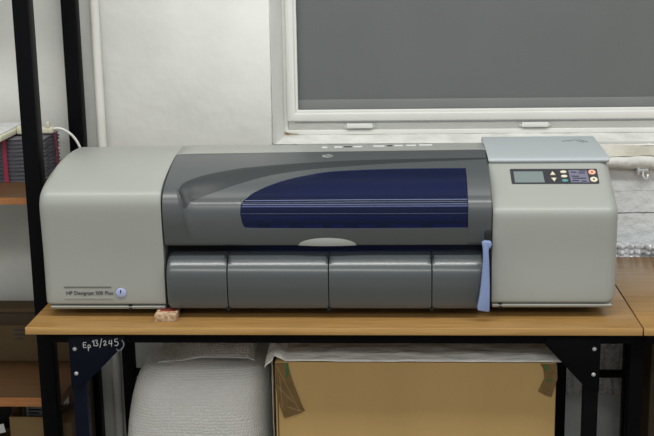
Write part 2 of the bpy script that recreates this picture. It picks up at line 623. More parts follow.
# sill: crumbling slope and white lip below the frame
def rough_strip(name, prof, x0, x1, nx, amp, m, seed):
    v, f = [], []
    k = len(prof)
    for i in range(nx + 1):
        x = x0 + (x1 - x0) * i / nx
        for j, (y, z) in enumerate(prof):
            if 0 < j < k - 1:
                a = noise.fractal(Vector((x * 18, y * 40, z * 40 + seed)), 1.0, 2.0, 4) * amp
                b = noise.fractal(Vector((x * 18 + 50, y * 40, z * 40 + seed)), 1.0, 2.0, 4) * amp
            else:
                a = b = 0
            v.append((x, y + a, z + b))
    for i in range(nx):
        f += [(i * k + j, i * k + (j + 1) % k, (i + 1) * k + (j + 1) % k, (i + 1) * k + j) for j in range(k)]
    f += [tuple(range(k)), tuple(nx * k + j for j in reversed(range(k)))]
    return obj(name, v, f, m, smooth=True, angle=60)


struct(rough_strip('trim_1', [(0.645, 1.01), (0.645, 1.0235), (0.640, 1.021), (0.635, 1.0185), (0.63, 1.015), (0.62, 1.006), (0.613, 0.998), (0.642, 0.985)],
                   WX0 - 0.004, WX1, 260, 0.004, M['sill'], 3))
struct(rough_strip('trim_2', [(0.645, 1.004), (0.627, 1.002), (0.617, 0.998), (0.611, 0.992), (0.609, 0.984), (0.610, 0.976), (0.616, 0.969), (0.62, 0.966), (0.645, 0.968)],
                   WX0 - 0.004, WX1 + 0.05, 260, 0.0035, M['lip'], 9))

struct(rough_strip('trim_3', [(0.78, 1.02), (0.78, 1.045), (0.712, 1.0435), (0.69, 1.039), (0.67, 1.0345), (0.65, 1.0295), (0.642, 1.0255), (0.638, 1.021), (0.65, 1.015)],
                   WX0 - 0.003, WX1, 200, 0.0012, M['lip'], 5))

# heating pipe up the wall
tag(MB().tube([(0.0325, 0.622, 0), (0.0325, 0.622, 2.85)], 0.0115, 20).build('wall_pipe', M['pipe'], smooth=True),
    'white painted vertical pipe running up the wall right of the black rack', 'pipe')

# broken bracket under the sill on the right
br = thing('wall_bracket', 'small broken metal bracket stuck under the window sill right of the printer', 'bracket', (1.40, 0.62, 0.955))
MB().box(1.386, 1.412, 0.612, 0.641, 0.958, 0.966).box(1.384, 1.390, 0.606, 0.641, 0.950, 0.968).build('plate', M['steel'], br, bevel=0.001)
MB().tube(smooth_poly([(1.400, 0.618, 0.962), (1.398, 0.606, 0.951), (1.402, 0.602, 0.942), (1.409, 0.606, 0.944), (1.411, 0.612, 0.952)], 5), 0.0028, 8).build('hook', M['steel'], br, smooth=True)

# ------------------------------------------------------------------ desk
desk = thing('desk', 'oak coloured desk on black steel legs carrying the large printer', 'desk', (0.64, 0.3, 0))
box('desk_top', (0, 1.285, 0, 0.57, 0.7343, 0.75), M['wood'], desk, 0.0012)
box('edge_band', (0.0, 1.285, -0.0012, 0.0, 0.7345, 0.7498), M['woodedge'], desk, 0.0004)
MB().box(0.03, 1.275, 0.03, 0.055, 0.706, 0.7343).box(0.03, 1.275, 0.49, 0.515, 0.70, 0.7343).build('apron_rail', M['blackmetal'], desk, bevel=0.001)
for s, x0, x1 in ((0, 0.083, 0.113), (1, 1.176, 1.206)):
    box('leg', (x0, x1, 0.034, 0.064, 0, 0.707), M['blackmetal'] if s else M['navy'], desk, 0.002)
    box('leg', (x0, x1, 0.49, 0.52, 0, 0.701), M['blackmetal'], desk, 0.002)
    box('side_rail', (x0, x1, 0.055, 0.49, 0.706, 0.7343), M['blackmetal'], desk, 0.001)
gl = MB().prism_y([(0.083, 0.722), (0.083, 0.60), (0.113, 0.612), (0.205, 0.705), (0.205, 0.722)], 0.0265, 0.0305).build('gusset_plate', M['navy'], desk, bevel=0.0008, label='navy gusset plate with white handwriting')
gr = MB().prism_y([(1.206, 0.722), (1.206, 0.60), (1.176, 0.612), (1.092, 0.705), (1.092, 0.722)], 0.0265, 0.0305).build('gusset_plate', M['blackmetal'], desk, bevel=0.0008, label='black gusset plate')
for g, x, zz in ((gl, 0.0955, (0.6929, 0.6375)), (gr, 1.1935, (0.696, 0.6397))):
    for z in zz:
        mb = MB().dome((x, 0.0265, z), 0.0046, 0.0028)
        mb.build('bolt', M['steel'], g, smooth=True)


def px(p):
    """handwriting laid out on the gusset plate, in its own grid"""
    return (0.1131 + (p[0] - 83) * 0.002155, 0.0262, 0.7008 - (p[1] - 345) * 0.00226)


mb = MB()
for st in ([(87, 342), (84, 342.3), (84, 346.8), (87, 346.6)], [(84, 344.4), (86.4, 344.3)],
           [(88.4, 344.5), (88.6, 350.3)], [(88.4, 345), (90, 344.3), (90.8, 345.5), (90, 347), (88.5, 347)],
           [(93, 341.5), (94.4, 340), (94.4, 345.5)],
           [(95.8, 340), (97.5, 339.4), (98.3, 340.6), (97, 342), (98.6, 343.4), (97.5, 345.2), (95.6, 344.8)],
           [(102.6, 338), (100.2, 347)],
           [(104, 341.4), (105.6, 340.1), (106.6, 341.5), (104.4, 344.6), (107.6, 344)],
           [(110.4, 339.6), (109.6, 343), (113, 342.4)], [(112.4, 339.2), (112, 345.6)],
           [(118.6, 338.2), (115.8, 338.8), (115.8, 341.2), (118, 341), (118.8, 343), (117.4, 344.9), (115.2, 344.6)]):
    pts = [px(p) for p in (st if len(st) < 3 else smooth_poly(st, 4))]
    mb.tube(pts, 0.0008, 6)
mb.build('handwriting', M['chalk'], gl)
# apron notch loop of wire tied at the plate corner
loop = smooth_poly([(0.199, 0.024, 0.714), (0.204, 0.020, 0.707), (0.201, 0.018, 0.698), (0.193, 0.019, 0.692), (0.187, 0.022, 0.695)], 6)
MB().tube(loop, 0.0013, 8).build('wire_tie', M['rail'], desk, smooth=True)

# neighbouring desk at the right
d2 = thing('desk', 'second oak coloured desk butted against the right end of the printer desk', 'desk', (1.9, 0.3, 0))
box('desk_top', (1.288, 2.55, 0, 0.57, 0.7343, 0.75), M['wood'], d2, 0.0012)
box('edge_band', (1.288, 2.55, -0.0012, 0.0, 0.7345, 0.7498), M['woodedge'], d2, 0.0004)
MB().box(1.30, 2.52, 0.03, 0.055, 0.706, 0.7343).box(1.30, 2.52, 0.49, 0.515, 0.70, 0.7343).build('apron_rail', M['blackmetal'], d2, bevel=0.001)
for x0 in (1.292, 2.49):
    box('leg', (x0, x0 + 0.03, 0.15, 0.18, 0, 0.7343), M['blackmetal'], d2, 0.002)
    box('leg', (x0 + 0.056 if x0 < 2 else x0, x0 + (0.086 if x0 < 2 else 0.03), 0.49, 0.52, 0, 0.701), M['blackmetal'], d2, 0.002)
box('back_rail', (1.288, 2.50, 0.494, 0.516, 0.457, 0.472), M['blackmetal'], d2, 0.001)
box('back_rail', (0.113, 1.176, 0.494, 0.516, 0.457, 0.472), M['blackmetal'], desk, 0.001)

# ------------------------------------------------------------------ printer
PZ = 0.77
pr = thing('large_format_printer', 'wide beige and grey inkjet plotter printer with blue window standing on the oak desk', 'printer', (0.636, 0.28, 0.75))
# dark chassis that everything hangs on
MB().prism_x([(0.135, 0.775), (0.135, 0.86), (0.16, 0.90), (0.20, 0.915), (0.22, 0.93), (0.22, 0.98), (0.30, 1.02), (0.42, 1.03), (0.43, 0.80), (0.42, 0.775)], 0.283, 0.986).build('chassis', M['black'], pr)
MB().box(0.06, 1.21, 0.125, 0.42, 0.7575, 0.775).build('base_plate', M['black'], pr)
for x, y in ((0.10, 0.16), (0.10, 0.37), (1.15, 0.16), (1.15, 0.37)):
    box('foot', (x, x + 0.05, y, y + 0.03, 0.7432, 0.7585), M['black'], pr, 0.002)

# left end housing
back = [(0.40, 1.0665), (0.43, 1.062), (0.45, 1.045), (0.455, 1.01), (0.45, 0.79), (0.44, 0.7695)]
front_l = [(0.105, 0.7695), (0.096, 0.772), (0.093, 0.785), (0.0935, 0.87), (0.090, 0.94), (0.087, 0.985), (0.089, 1.004), (0.096, 1.018), (0.113, 1.029),
           (0.145, 1.040), (0.20, 1.0525), (0.26, 1.0625), (0.32, 1.0675), (0.36, 1.068)]
prof_l = smooth_poly(front_l, 4) + back
st = round_end(0.0165, 0.3, 0.022) + [(x / 1000, 0) for x in range(60, 280, 20)] + [(0.2805, 0.0), (0.2828, 0.0015)]
v, f = loft_x(prof_l, st, True)
lh = obj('left_housing', v, f, M['beige'], pr, smooth=True, angle=50)
lipp = smooth_poly([(0.125, 0.7595), (0.101, 0.760), (0.096, 0.762), (0.0955, 0.7678), (0.13, 0.7678)], 3) + [(0.43, 0.7678), (0.43, 0.7595)]
v, f = loft_x(lipp, round_end(0.027, 0.3, 0.006, 4) + [(0.2, 0), (0.2815, 0)])
obj('base_lip', v, f, M['beige'], pr, smooth=True, angle=50)
box('base_notch', (0.2015, 0.2085, 0.0940, 0.12, 0.7590, 0.7700), M['black'], lh)

# name plate with button on the left housing, which leans a little: y at height z
def yl(z):
    pts = sorted((b, a) for a, b in front_l[2:7])
    for (z0, y0), (z1, y1) in zip(pts, pts[1:]):
        if z0 <= z <= z1:
            return y0 + (y1 - y0) * (z - z0) / (z1 - z0)
    return 0.104


mb = MB()
zt, zb = 0.8120, 0.7855
e = 0.0014
for z0, z1 in ((zt - 0.0009, zt),):
    mb.prism_x([(yl(z0) - e, z0), (yl(z1) - e, z1), (yl(z1) + .001, z1), (yl(z0) + .001, z0)], 0.062, 0.166)
mb.build('name_plate_groove', M['band'], lh)
mb = MB()
mb.prism_x([(yl(zb) - e, zb), (yl(zb + .0012) - e, zb + .0012), (yl(zb + .0012) + .001, zb + .0012), (yl(zb) + .001, zb)], 0.062, 0.168)
mb.build('name_plate_edge', M['lens'], lh, label='pale lower edge of the name plate')


def text_mesh(name, body, size, loc, rot, m, parent, shear=0.0, depth=0.0003, width=None):
    cu = bpy.data.curves.new(name, 'FONT')
    cu.body = body
    cu.size = size
    cu.shear = shear
    cu.extrude = depth
    cu.align_x = 'LEFT'
    tmp = bpy.data.objects.new(name, cu)
    C.objects.link(tmp)
    dg = bpy.context.evaluated_depsgraph_get()
    me = bpy.data.meshes.new_from_object(tmp.evaluated_get(dg))
    bpy.data.objects.remove(tmp)
    if width:
        w = max(p.co.x for p in me.vertices) - min(p.co.x for p in me.vertices)
        for p in me.vertices:
            p.co.x *= width / w
    o = bpy.data.objects.new(name, me)
    C.objects.link(o)
    me.materials.clear()
    me.materials.append(m)
    o.parent = parent
    o.location = Vector(loc) - wloc(parent)
    o.rotation_euler = rot
    return o


lean = 0.0
text_mesh('lettering', 'HP Designjet 500 Plus', 0.0112, (0.066, yl(0.798) - 0.0009, 0.7945), (math.radians(90) + lean, 0, 0), M['ink'], lh, width=0.102)
mb = MB().dome((0.1865, yl(0.80) + 0.0005, 0.7985), 0.0122, 0.0035, (0, -1, 0.05), 28, 4)
bt = mb.build('power_button', M['btnblue'], lh, smooth=True, label='round pale blue power button')
mb = MB().box(0.1856, 0.1876, 0.0890, 0.0920, 0.7985, 0.8055)
mb.build('power_mark', M['ink'], bt)
MB().tube([(0.1865 + 0.0135 * math.cos(a / 24 * 2 * math.pi), yl(0.80) - 0.0002, 0.7985 + 0.0135 * math.sin(a / 24 * 2 * math.pi)) for a in range(25)], 0.0009, 6).build('button_ring', M['lens'], bt)

# right end housing with console slope and lid
front_r = [(0.105, 0.7735), (0.096, 0.7765), (0.094, 0.79), (0.0975, 0.87), (0.0960, 0.94), (0.0965, 0.966), (0.101, 0.978), (0.112, 0.987)]
slope = [(0.150, 1.0070), (0.190, 1.0280), (0.232, 1.0500), (0.245, 1.0570)]
prof_r = smooth_poly(front_r, 4) + slope + [(0.252, 1.0600), (0.40, 1.0660), (0.435, 1.060), (0.455, 1.04), (0.455, 0.80), (0.445, 0.7735)]
st = [(0.9845, 0.0015), (0.9865, 0)] + [(x / 1000, 0) for x in range(1000, 1220, 20)] + round_end(1.248, 0.9, 0.024)[::-1]
v, f = loft_x(prof_r, st)
rh = obj('right_housing', v, f, M['beige'], pr, smooth=True, angle=50)
lipr = [(y, z + 0.0045) for y, z in lipp]
v, f = loft_x(lipr, [(0.9865, 0), (1.1, 0)] + round_end(1.241, 0.9, 0.006, 4)[::-1])
obj('base_lip', v, f, M['beige'], pr, smooth=True, angle=50)
box('base_notch', (1.000, 1.0065, 0.0940, 0.12, 0.7635, 0.7745), M['black'], rh)
lid = [(0.238, 1.0515), (0.2325, 1.0560), (0.236, 1.0620), (0.26, 1.0655), (0.32, 1.0700), (0.40, 1.0750), (0.445, 1.0765), (0.458, 1.072), (0.46, 1.055), (0.44, 1.058), (0.26, 1.056)]
v, f = loft_x(smooth_poly(lid, 3), [(0.9845, 0.002), (0.9865, 0), (1.0, 0), (1.1, 0), (1.2, 0)] + round_end(1.2475, 0.9, 0.004, 4)[::-1])
ld = obj('top_lid', v, f, M['lid'], rh, smooth=True, angle=50, label='bluish grey flat lid of the right end')
# scratches on the lid
for a, b in (((1.155, 0.415), (1.185, 0.425)), ((1.165, 0.385), (1.195, 0.40)), ((1.185, 0.43), (1.212, 0.37)), ((1.20, 0.42), (1.222, 0.375)), ((1.010, 0.42), (1.013, 0.405))):
    MB().tube([(a[0], a[1], 1.0755), (b[0], b[1], 1.0750)], 0.0005, 6).build('scratch_mark', M['grey'], ld)


# console on the slope: u = X, w = distance up the slope
sl = Vector((0, 0.232 - 0.112, 1.0500 - 0.987)).normalized()
sn = Vector((0, -sl.z, sl.y))
so = Vector((0, 0.112, 0.987))


def on_slope(x, w, h):
    p = so + sl * w + sn * h
    return (x, p.y, p.z)


def slope_poly(pts, h0, h1):
    mb = MB()
    k = len(pts)
    mb.v = [on_slope(x, w, h0) for x, w in pts] + [on_slope(x, w, h1) for x, w in pts]
    mb.f = [(i, (i + 1) % k, k + (i + 1) % k, k + i) for i in range(k)] + [tuple(reversed(range(k))), tuple(range(k, 2 * k))]
    return mb


def oval(cx, cw, rx, rw, n=20):
    return [(cx + rx * math.cos(2 * math.pi * i / n), cw + rw * math.sin(2 * math.pi * i / n)) for i in range(n)]


cp = slope_poly([(1.0325, 0.0672), (1.2150, 0.0665), (1.2165, 0.069), (1.2172, 0.115), (1.2155, 0.1172), (1.0315, 0.1185), (1.0298, 0.1165), (1.0305, 0.0695)], -0.001, 0.0012).build('control_panel', M['panel'], rh, label='black control panel on the sloping front')
slope_poly([(1.0375, 0.0705), (1.101, 0.0705), (1.0995, 0.1085), (1.0368, 0.1085)], 0.0012, 0.0018).build('display', M['lcd'], cp)
slope_poly([(1.157, 0.0705), (1.1965, 0.0695), (1.1945, 0.1125), (1.155, 0.1125)], 0.0012, 0.0016).build('legend_field', M['mauve'], cp)
mb = MB()
for x0, x1, w in ((1.160, 1.172, 0.104), (1.176, 1.190, 0.101), (1.178, 1.192, 0.108), (1.160, 1.176, 0.090), (1.162, 1.190, 0.083), (1.160, 1.174, 0.075), (1.180, 1.190, 0.073)):
    q = slope_poly([(x0, w), (x1, w - 0.001), (x1, w + 0.0025), (x0, w + 0.003)], 0.0016, 0.0019)
    n = len(mb.v)
    mb.v += q.v
    mb.f += [tuple(n + i for i in t) for t in q.f]
mb.build('legend_marks', M['ink'], cp)
slope_poly([(1.1150, 0.0955), (1.1262, 0.0955), (1.1206, 0.1075)], 0.0012, 0.0028).build('arrow_button', M['btn'], cp)
slope_poly([(1.1160, 0.0850), (1.1216, 0.0730), (1.1272, 0.0850)], 0.0012, 0.0028).build('arrow_button', M['btn'], cp)
for x, w, m in ((1.1440, 0.1055, 'btn'), (1.1442, 0.0905, 'btn'), (1.1444, 0.0755, 'btnteal')):
    slope_poly(oval(x, w, 0.0068, 0.0042), 0.0012, 0.003).build('oval_button', M[m], cp, label='teal oval button' if m == 'btnteal' else None)
for x, w, m in ((1.2050, 0.1035, 'btnpink'), (1.2060, 0.0785, 'btn')):
    rb = slope_poly(oval(x, w, 0.0078, 0.0082), 0.0012, 0.0034).build('round_button', M[m], cp, label='pinkish round button' if m == 'btnpink' else None)
    slope_poly(oval(x, w, 0.0024, 0.0026, 10), 0.0034, 0.0036).build('button_mark', M['strap'] if m == 'btnpink' else M['ink'], rb)

# centre front cover: columns along X, rows along the profile arc length s
PRF = [(.104, .892), (.1, .900), (.094, .93), (.09, .96), (.0905, .985), (.0955, 1.004), (.108, 1.018), (.13, 1.030), (.17, 1.0435), (.21, 1.0545), (.25, 1.062), (.30, 1.0675), (.345, 1.0695)]
PRFS = smooth_poly(PRF, 8)
SS = [0]
for a, b in zip(PRFS, PRFS[1:]):
    SS.append(SS[-1] + math.dist(a, b))
S0 = SS[8]


def prof_at(s):
    s = min(max(s + S0, 0), SS[-1] - 1e-6)
    for i in range(len(SS) - 1):
        if SS[i] <= s <= SS[i + 1]:
            t = (s - SS[i]) / (SS[i + 1] - SS[i])
            a, b = PRFS[i], PRFS[i + 1]
            y, z = a[0] + (b[0] - a[0]) * t, a[1] + (b[1] - a[1]) * t
            dy, dz = b[0] - a[0], b[1] - a[1]
            l = math.hypot(dy, dz)
            return y, z, -dz / l, dy / l
    return (*PRFS[-1], 0, 1)


def interp(pts, x):
    if x <= pts[0][0]:
        return pts[0][1]
    for (a, b), (c, d) in zip(pts, pts[1:]):
        if a <= x <= c:
            return b + (d - b) * (x - a) / max(c - a, 1e-9)
    return pts[-1][1]


WT = smooth_poly([(0.4519, 0.079), (0.452, 0.0883), (0.4568, 0.1022), (0.4706, 0.1281), (0.4911, 0.1452), (0.5222, 0.1632), (0.5536, 0.1783), (0.596, 0.1936), (0.6389, 0.2048), (0.7148, 0.2111), (0.7908, 0.2147), (0.8773, 0.216), (0.9327, 0.2162)], 5)
WB = smooth_poly([(0.4519, 0.0737), (0.4545, 0.0584), (0.4582, 0.0471), (0.4655, 0.0434), (0.5200, 0.0425), (0.6845, 0.0422), (0.9327, 0.0430)], 5)
BO = smooth_poly([(0.3190, 0.125), (0.3204, 0.1399), (0.3252, 0.1521), (0.3323, 0.1628), (0.3538, 0.18), (0.3801, 0.1955), (0.4197, 0.2122), (0.4644, 0.2266), (0.5774, 0.2478), (0.6806, 0.2614), (0.791, 0.2688), (0.9454, 0.275), (0.984, 0.2752)], 5)
BI = smooth_poly([(0.319, 0.1245), (0.3235, 0.111), (0.3284, 0.094), (0.3326, 0.0865), (0.3377, 0.0892), (0.3616, 0.119), (0.4111, 0.1481), (0.4566, 0.1706), (0.513, 0.1966), (0.5945, 0.2187), (0.6816, 0.231), (0.7909, 0.2466), (0.9447, 0.2623), (0.984, 0.2665)], 5)
STK = [(0.0, 0.345), (0.0173, 0.3416), (0.0828, 0.3325), (0.125, 0.3190), (0.14, 0.3204)]
X0C, X1C, WXL, WXR = 0.2852, 0.9822, 0.4519, 0.9327
STRIP_S = [(0.28, 0.315), (0.337, 0.3205), (0.4509, 0.324), (0.6779, 0.334), (0.9045, 0.341), (0.984, 0.344)]


def sm(t):
    t = min(max(t, 0), 1)
    return t * t * (3 - 2 * t)


def depth(x, s):
    """how far the panel below the swoosh lies back from the outer skin"""
    if x < 0.308:
        return 0
    so_, si_ = interp(BO, x), interp(BI, x)
    t1 = sm((so_ - s) / max(so_ - si_, 0.004)) if x >= 0.319 else 0
    # the left end fades along a crease running down
    xs = interp(STK, s)
    t2 = sm((x - xs) / 0.012)
    keep = sm((s - 0.005) / 0.09)
    # the panel inside the swoosh bends over lower down than the outer skin
    bend = 0.0105 * math.exp(-((s - 0.120) / (0.040 if s > 0.120 else 0.021)) ** 2) * t1 * sm((x - xs) / 0.03)
    ridge = 0.0022 * math.exp(-((x - xs) / 0.0035) ** 2) * sm((s - 0.015) / 0.05) * (1 - sm((s - 0.115) / 0.03))
    return 0.006 * t1 * t2 * keep * (1 - 0.85 * sm((x - 0.40) / 0.35)) + bend - ridge


def cover_pt(x, s, h=0.0):
    y, z, ny, nz = prof_at(s)
    d = -depth(x, s) + h
    return (x, y + ny * d, z + nz * d)


xs = [X0C, X0C + 0.001, X0C + 0.003]
x = 0.290
while x < 0.9810:
    if not any(abs(x - q) < 0.0012 for q in (WXL, WXR)):
        xs.append(round(x, 5))
    x += 0.0012 if 0.31 < x < 0.352 else 0.0033
xs += [WXL - 0.0002, WXL, WXL + 0.0009, 0.4527, 0.4541, WXR, WXR + 0.0002, X1C - 0.001, X1C]
xs = sorted(set(xs))
NB, NM, NI, NT = 16, 26, 10, 14
v, f, fm, cols = [], [], [], []
for x in xs:
    inside = WXL <= x <= WXR
    if inside:
        b, t = interp(WB, x), interp(WT, x)
    else:
        b = t = 0.0757 if x < WXL else 0.12
    bi, bo = interp(BI, x), interp(BO, x)
    if x < 0.319:
        bi = bo = 0.125
        
    bi = max(bi, t + 0.0005)
    bo = max(bo, bi + 0.0002)
    ss = [0.0022 + (b - 0.0022) * i / NB for i in range(NB + 1)]
    ss += [t + (bi - t) * i / NM for i in range(NM + 1)]
    ss += [bi + (bo - bi) * i / NI for i in range(1, NI + 1)]
    te = interp(STRIP_S, x)
    ss += [bo + (te - bo) * i / NT for i in range(1, NT + 1)]
    edge = 0.0012 if x in (X0C, X1C) else 0
    cols.append(len(v))
    v += [cover_pt(x, s, -edge) for s in ss]
R_ = NB + 1 + NM + 1 + NI + NT
for i in range(len(xs) - 1):
    a0, b0 = cols[i], cols[i + 1]
    gap = WXL <= xs[i] and xs[i + 1] <= WXR
    for j in range(R_ - 1):
        if j == NB and gap:
            continue
        f.append((a0 + j, b0 + j, b0 + j + 1, a0 + j + 1))
        fm.append(1 if NB + NM < j < NB + 1 + NM + NI and xs[i] >= 0.319 else 0)
fc = obj('front_cover', v, f, None, pr, smooth=True, mats=[M['grey'], M['band']], fm=fm, angle=40, label='grey hinged front cover with a dark swoosh')
sd = fc.modifiers.new('thickness', 'SOLIDIFY')
sd.thickness = 0.003
sd.offset = -1

# blue window pane, conforming to the cover
wx = sorted(set([q for q in xs if WXL <= q <= WXR]))
NW = 40
v, f = [], []
for x in wx:
    b, t = interp(WB, x), interp(WT, x)
    for j in range(NW + 1):
        s = b - 0.0006 + (t - b + 0.0012) * j / NW
        v.append(cover_pt(x, s, 0.0004))
for i in range(len(wx) - 1):
    for j in range(NW):
        a = i * (NW + 1) + j
        f.append((a, a + NW + 1, a + NW + 2, a + 1))
bw = obj('cover_window', v, f, M['blue'], fc, smooth=True, label='translucent blue window in the cover')
sd = bw.modifiers.new('thickness', 'SOLIDIFY')
sd.thickness = 0.0015
sd.offset = -1
# pale strips paint the highlight lines at the bend, mid-blue ones the stripes inside
M['rib'] = mat('pale_blue_rib', srgb(116, 130, 164), 0.2, var=0.02)
M['ribdark'] = mat('mid_blue_rib', srgb(52, 62, 112), 0.25, var=0.02)
for s_, r_, xa, m_ in ((0.1050, 0.0009, 0.4610, 'rib'), (0.0937, 0.0008, 0.4560, 'rib'), (0.0885, 0.0021, 0.4550, 'ribdark'), (0.0736, 0.0006, 0.4540, 'ribdark')):
    MB().tube([cover_pt(xa + (0.9315 - xa) * i / 20, s_, 0.0001) for i in range(21)], r_, 10).build('window_rib', M[m_], bw, smooth=True)
M['inner'] = mat('inner_cover', srgb(120, 124, 134), 0.5, var=0.04)
# what shows through the window: carriage rail, paper rollers, platen
M['guide'] = mat('pale_guide', srgb(190, 196, 206), 0.5, var=0.03)
MB().prism_x([(0.150, 1.000), (0.250, 1.036), (0.250, 1.033), (0.150, 0.997)], 0.30, 0.975).build('carriage_cover', M['inner'], pr)
box('paper_guide', (0.30, 0.975, 0.132, 0.138, 0.9455, 0.958), M['rail'], pr, 0.001)
MB().tube([(0.30, 0.150, 0.972), (0.975, 0.150, 0.972)], 0.004, 14).build('roller_shaft', M['rail'], pr, smooth=True)
for xa, xb in ((0.46, 0.483), (0.512, 0.555), (0.585, 0.625), (0.645, 0.672), (0.700, 0.738), (0.765, 0.835), (0.862, 0.93)):
    box('feed_plate', (xa, xb, 0.116, 0.120, 0.933, 0.9415), M['guide'], pr, 0.0008)

# finger recess handle at the lower edge of the cover
v, f = [], []
NXL, NSL = 40, 6
for i in range(NXL + 1):
    x = 0.5735 + (0.6975 - 0.5735) * i / NXL
    u = (i / NXL - 0.5) * 2
    h = 0.0175 * (1 - u * u) ** 0.5 if abs(u) < 1 else 0
    for j in range(NSL + 1):
        s = 0.0022 + h * j / NSL
        v.append(cover_pt(x, s, 0.0006 + 0.0035 * (1 - (j / NSL) ** 2) * (1 - u * u)))
for i in range(NXL):
    for j in range(NSL):
        a = i * (NSL + 1) + j
        f.append((a, a + NSL + 1, a + NSL + 2, a + 1))
obj('cover_handle', v, f, M['lens'], fc, smooth=True, label='pale grey lens shaped finger grip')
# round emblem at the top edge of the cover
em = MB()
for rr, n in ((1.0, 28),):
    pts = []
    base = len(em.v)
    for k in range(n):
        a = 2 * math.pi * k / n
        em.v.append(cover_pt(0.6293 + 0.0125 * math.cos(a), 0.293 + 0.0125 * math.sin(a), 0.0006))
    em.f.append(tuple(range(base, base + n)))
emb = em.build('emblem', M['lens'], fc)
y_, z_, ny_, nz_ = prof_at(0.289)
text_mesh('emblem_letters', 'hp', 0.019, (0.6208, y_ + ny_ * .0006, z_ + 0.0005), (math.atan2(-ny_, nz_) , 0, 0), M['grey'], emb, shear=0.25, depth=0.0004)

# beige strip behind the cover with a row of faded stickers
te = [(0.300, 1.0600), (0.302, 1.0672), (0.345, 1.0688), (0.40, 1.0685), (0.435, 1.062), (0.452, 1.045), (0.45, 1.03)]
v, f = [], []
nn = 24
for i in range(nn + 1):
    x = 0.2840 + (0.9838 - 0.2840) * i / nn
    s = interp(STRIP_S, x)
    y, z, _, _ = prof_at(s - 0.0005)
    pts = [(y, z - 0.008), (y + 0.0008, z + 0.0004), (y + 0.02, z + 0.0012), (0.39, 1.0690), (0.43, 1.064), (0.452, 1.047), (0.452, 0.80), (0.43, 0.80)]
    v += [(x, a, b) for a, b in pts]
k = 8
for i in range(nn):
    f += [(i * k + j, i * k + j + 1, (i + 1) * k + j + 1, (i + 1) * k + j) for j in range(k - 1)]
top = obj('top_strip', v, f, M['beige'], pr, smooth=True, angle=35)
sd = top.modifiers.new('thickness', 'SOLIDIFY')
sd.thickness = 0.002
sd.offset = -1
for x, w, m in ((0.612, 0.012, 'chalk'), (0.640, 0.018, 'chalk'), (0.662, 0.018, 'ink'), (0.684, 0.020, 'chalk'), (0.730, 0.026, 'chalk'), (0.762, 0.012, 'ink'), (0.778, 0.020, 'chalk'), (0.806, 0.022, 'chalk'), (0.836, 0.03, 'chalk')):
    y = 0.352 + (x - 0.6) * 0.10
    st_ = box('sticker', (x, x + w, y, y + 0.010, 1.0690, 1.0700), M[m], top)

# output bin: four grey flaps with rounded tops
tp = [(0.16, 0.880)] + [(0.130 - 0.0530 * math.sin(q / 14 * math.pi / 2), 0.838 + 0.0435 * math.cos(q / 14 * math.pi / 2)) for q in range(14)] + smooth_poly([(0.077, 0.835), (0.0772, 0.81), (0.082, 0.776), (0.086, 0.7665), (0.094, 0.763)], 5) + [(0.14, 0.763), (0.16, 0.78)]
fl = [(0.2885, 0.4200), (0.4218, 0.6370), (0.6386, 0.8564), (0.8580, 0.9635)]
for i, (a, b) in enumerate(fl):
    ra = round_end(a, b, 0.012 if i == 0 else 0.0015, 5)
    rb = round_end(b, a, 0.0015, 4)[::-1]
    v, f = loft_x(tp, ra + [((a + b) / 2, 0)] + rb)
    obj('output_flap', v, f, M['tray'], pr, smooth=True, angle=55)
for x in (0.421, 0.6378, 0.8572):
    box('flap_hinge', (x - 0.004, x + 0.004, 0.082, 0.10, 0.8790, 0.8830), M['black'], pr)
    box('flap_hinge', (x - 0.004, x + 0.004, 0.081, 0.10, 0.7628, 0.7665), M['black'], pr)

# blue paper lever between bin and right housing

MB().prism_y(smooth_poly([(0.9595, 0.9165), (0.962, 0.9022), (0.9626, 0.8729), (0.9608, 0.8461), (0.9575, 0.8100), (0.9525, 0.7775)], 5)
             + [(0.9522, 0.7725), (0.9540, 0.7695), (0.9750, 0.7665), (0.9775, 0.7685)]
             + smooth_poly([(0.9775, 0.7800), (0.9775, 0.82), (0.9765, 0.8461), (0.9755, 0.8763), (0.9740, 0.8980)], 4)
             + [(0.9750, 0.9060), (0.9800, 0.9085), (0.9805, 0.9150), (0.9780, 0.9190), (0.9650, 0.9205)], 0.058, 0.070).build('paper_lever', M['lever'], pr, bevel=0.0025, seg=3, label='periwinkle blue paper lever')
box('lever_mount', (0.966, 0.979, 0.066, 0.14, 0.902, 0.914), M['lever'], pr, 0.002, label='blue lever arm')
box('lever_slot', (0.9675, 0.9830, 0.0905, 0.12, 0.893, 0.936), M['black'], pr, 0.004)

# the printer stands a little forward on its feet
pr.location = (0.6373, 0.258, 0.7568)
pr.scale = (0.991, 1, 0.99)

# chipboard block wedged under the printer
cb = thing('wooden_block', 'small chipboard block with red paint wedged under the printer at left', 'block', (0.30, 0.08, 0.75))
box('chipboard', (0.2685, 0.3145, 0.038, 0.088, 0.75, 0.7660), M['chip'], cb, 0.0008)
box('red_paint', (0.276, 0.309, 0.062, 0.082, 0.7659, 0.7664), M['redpaint'], cb)

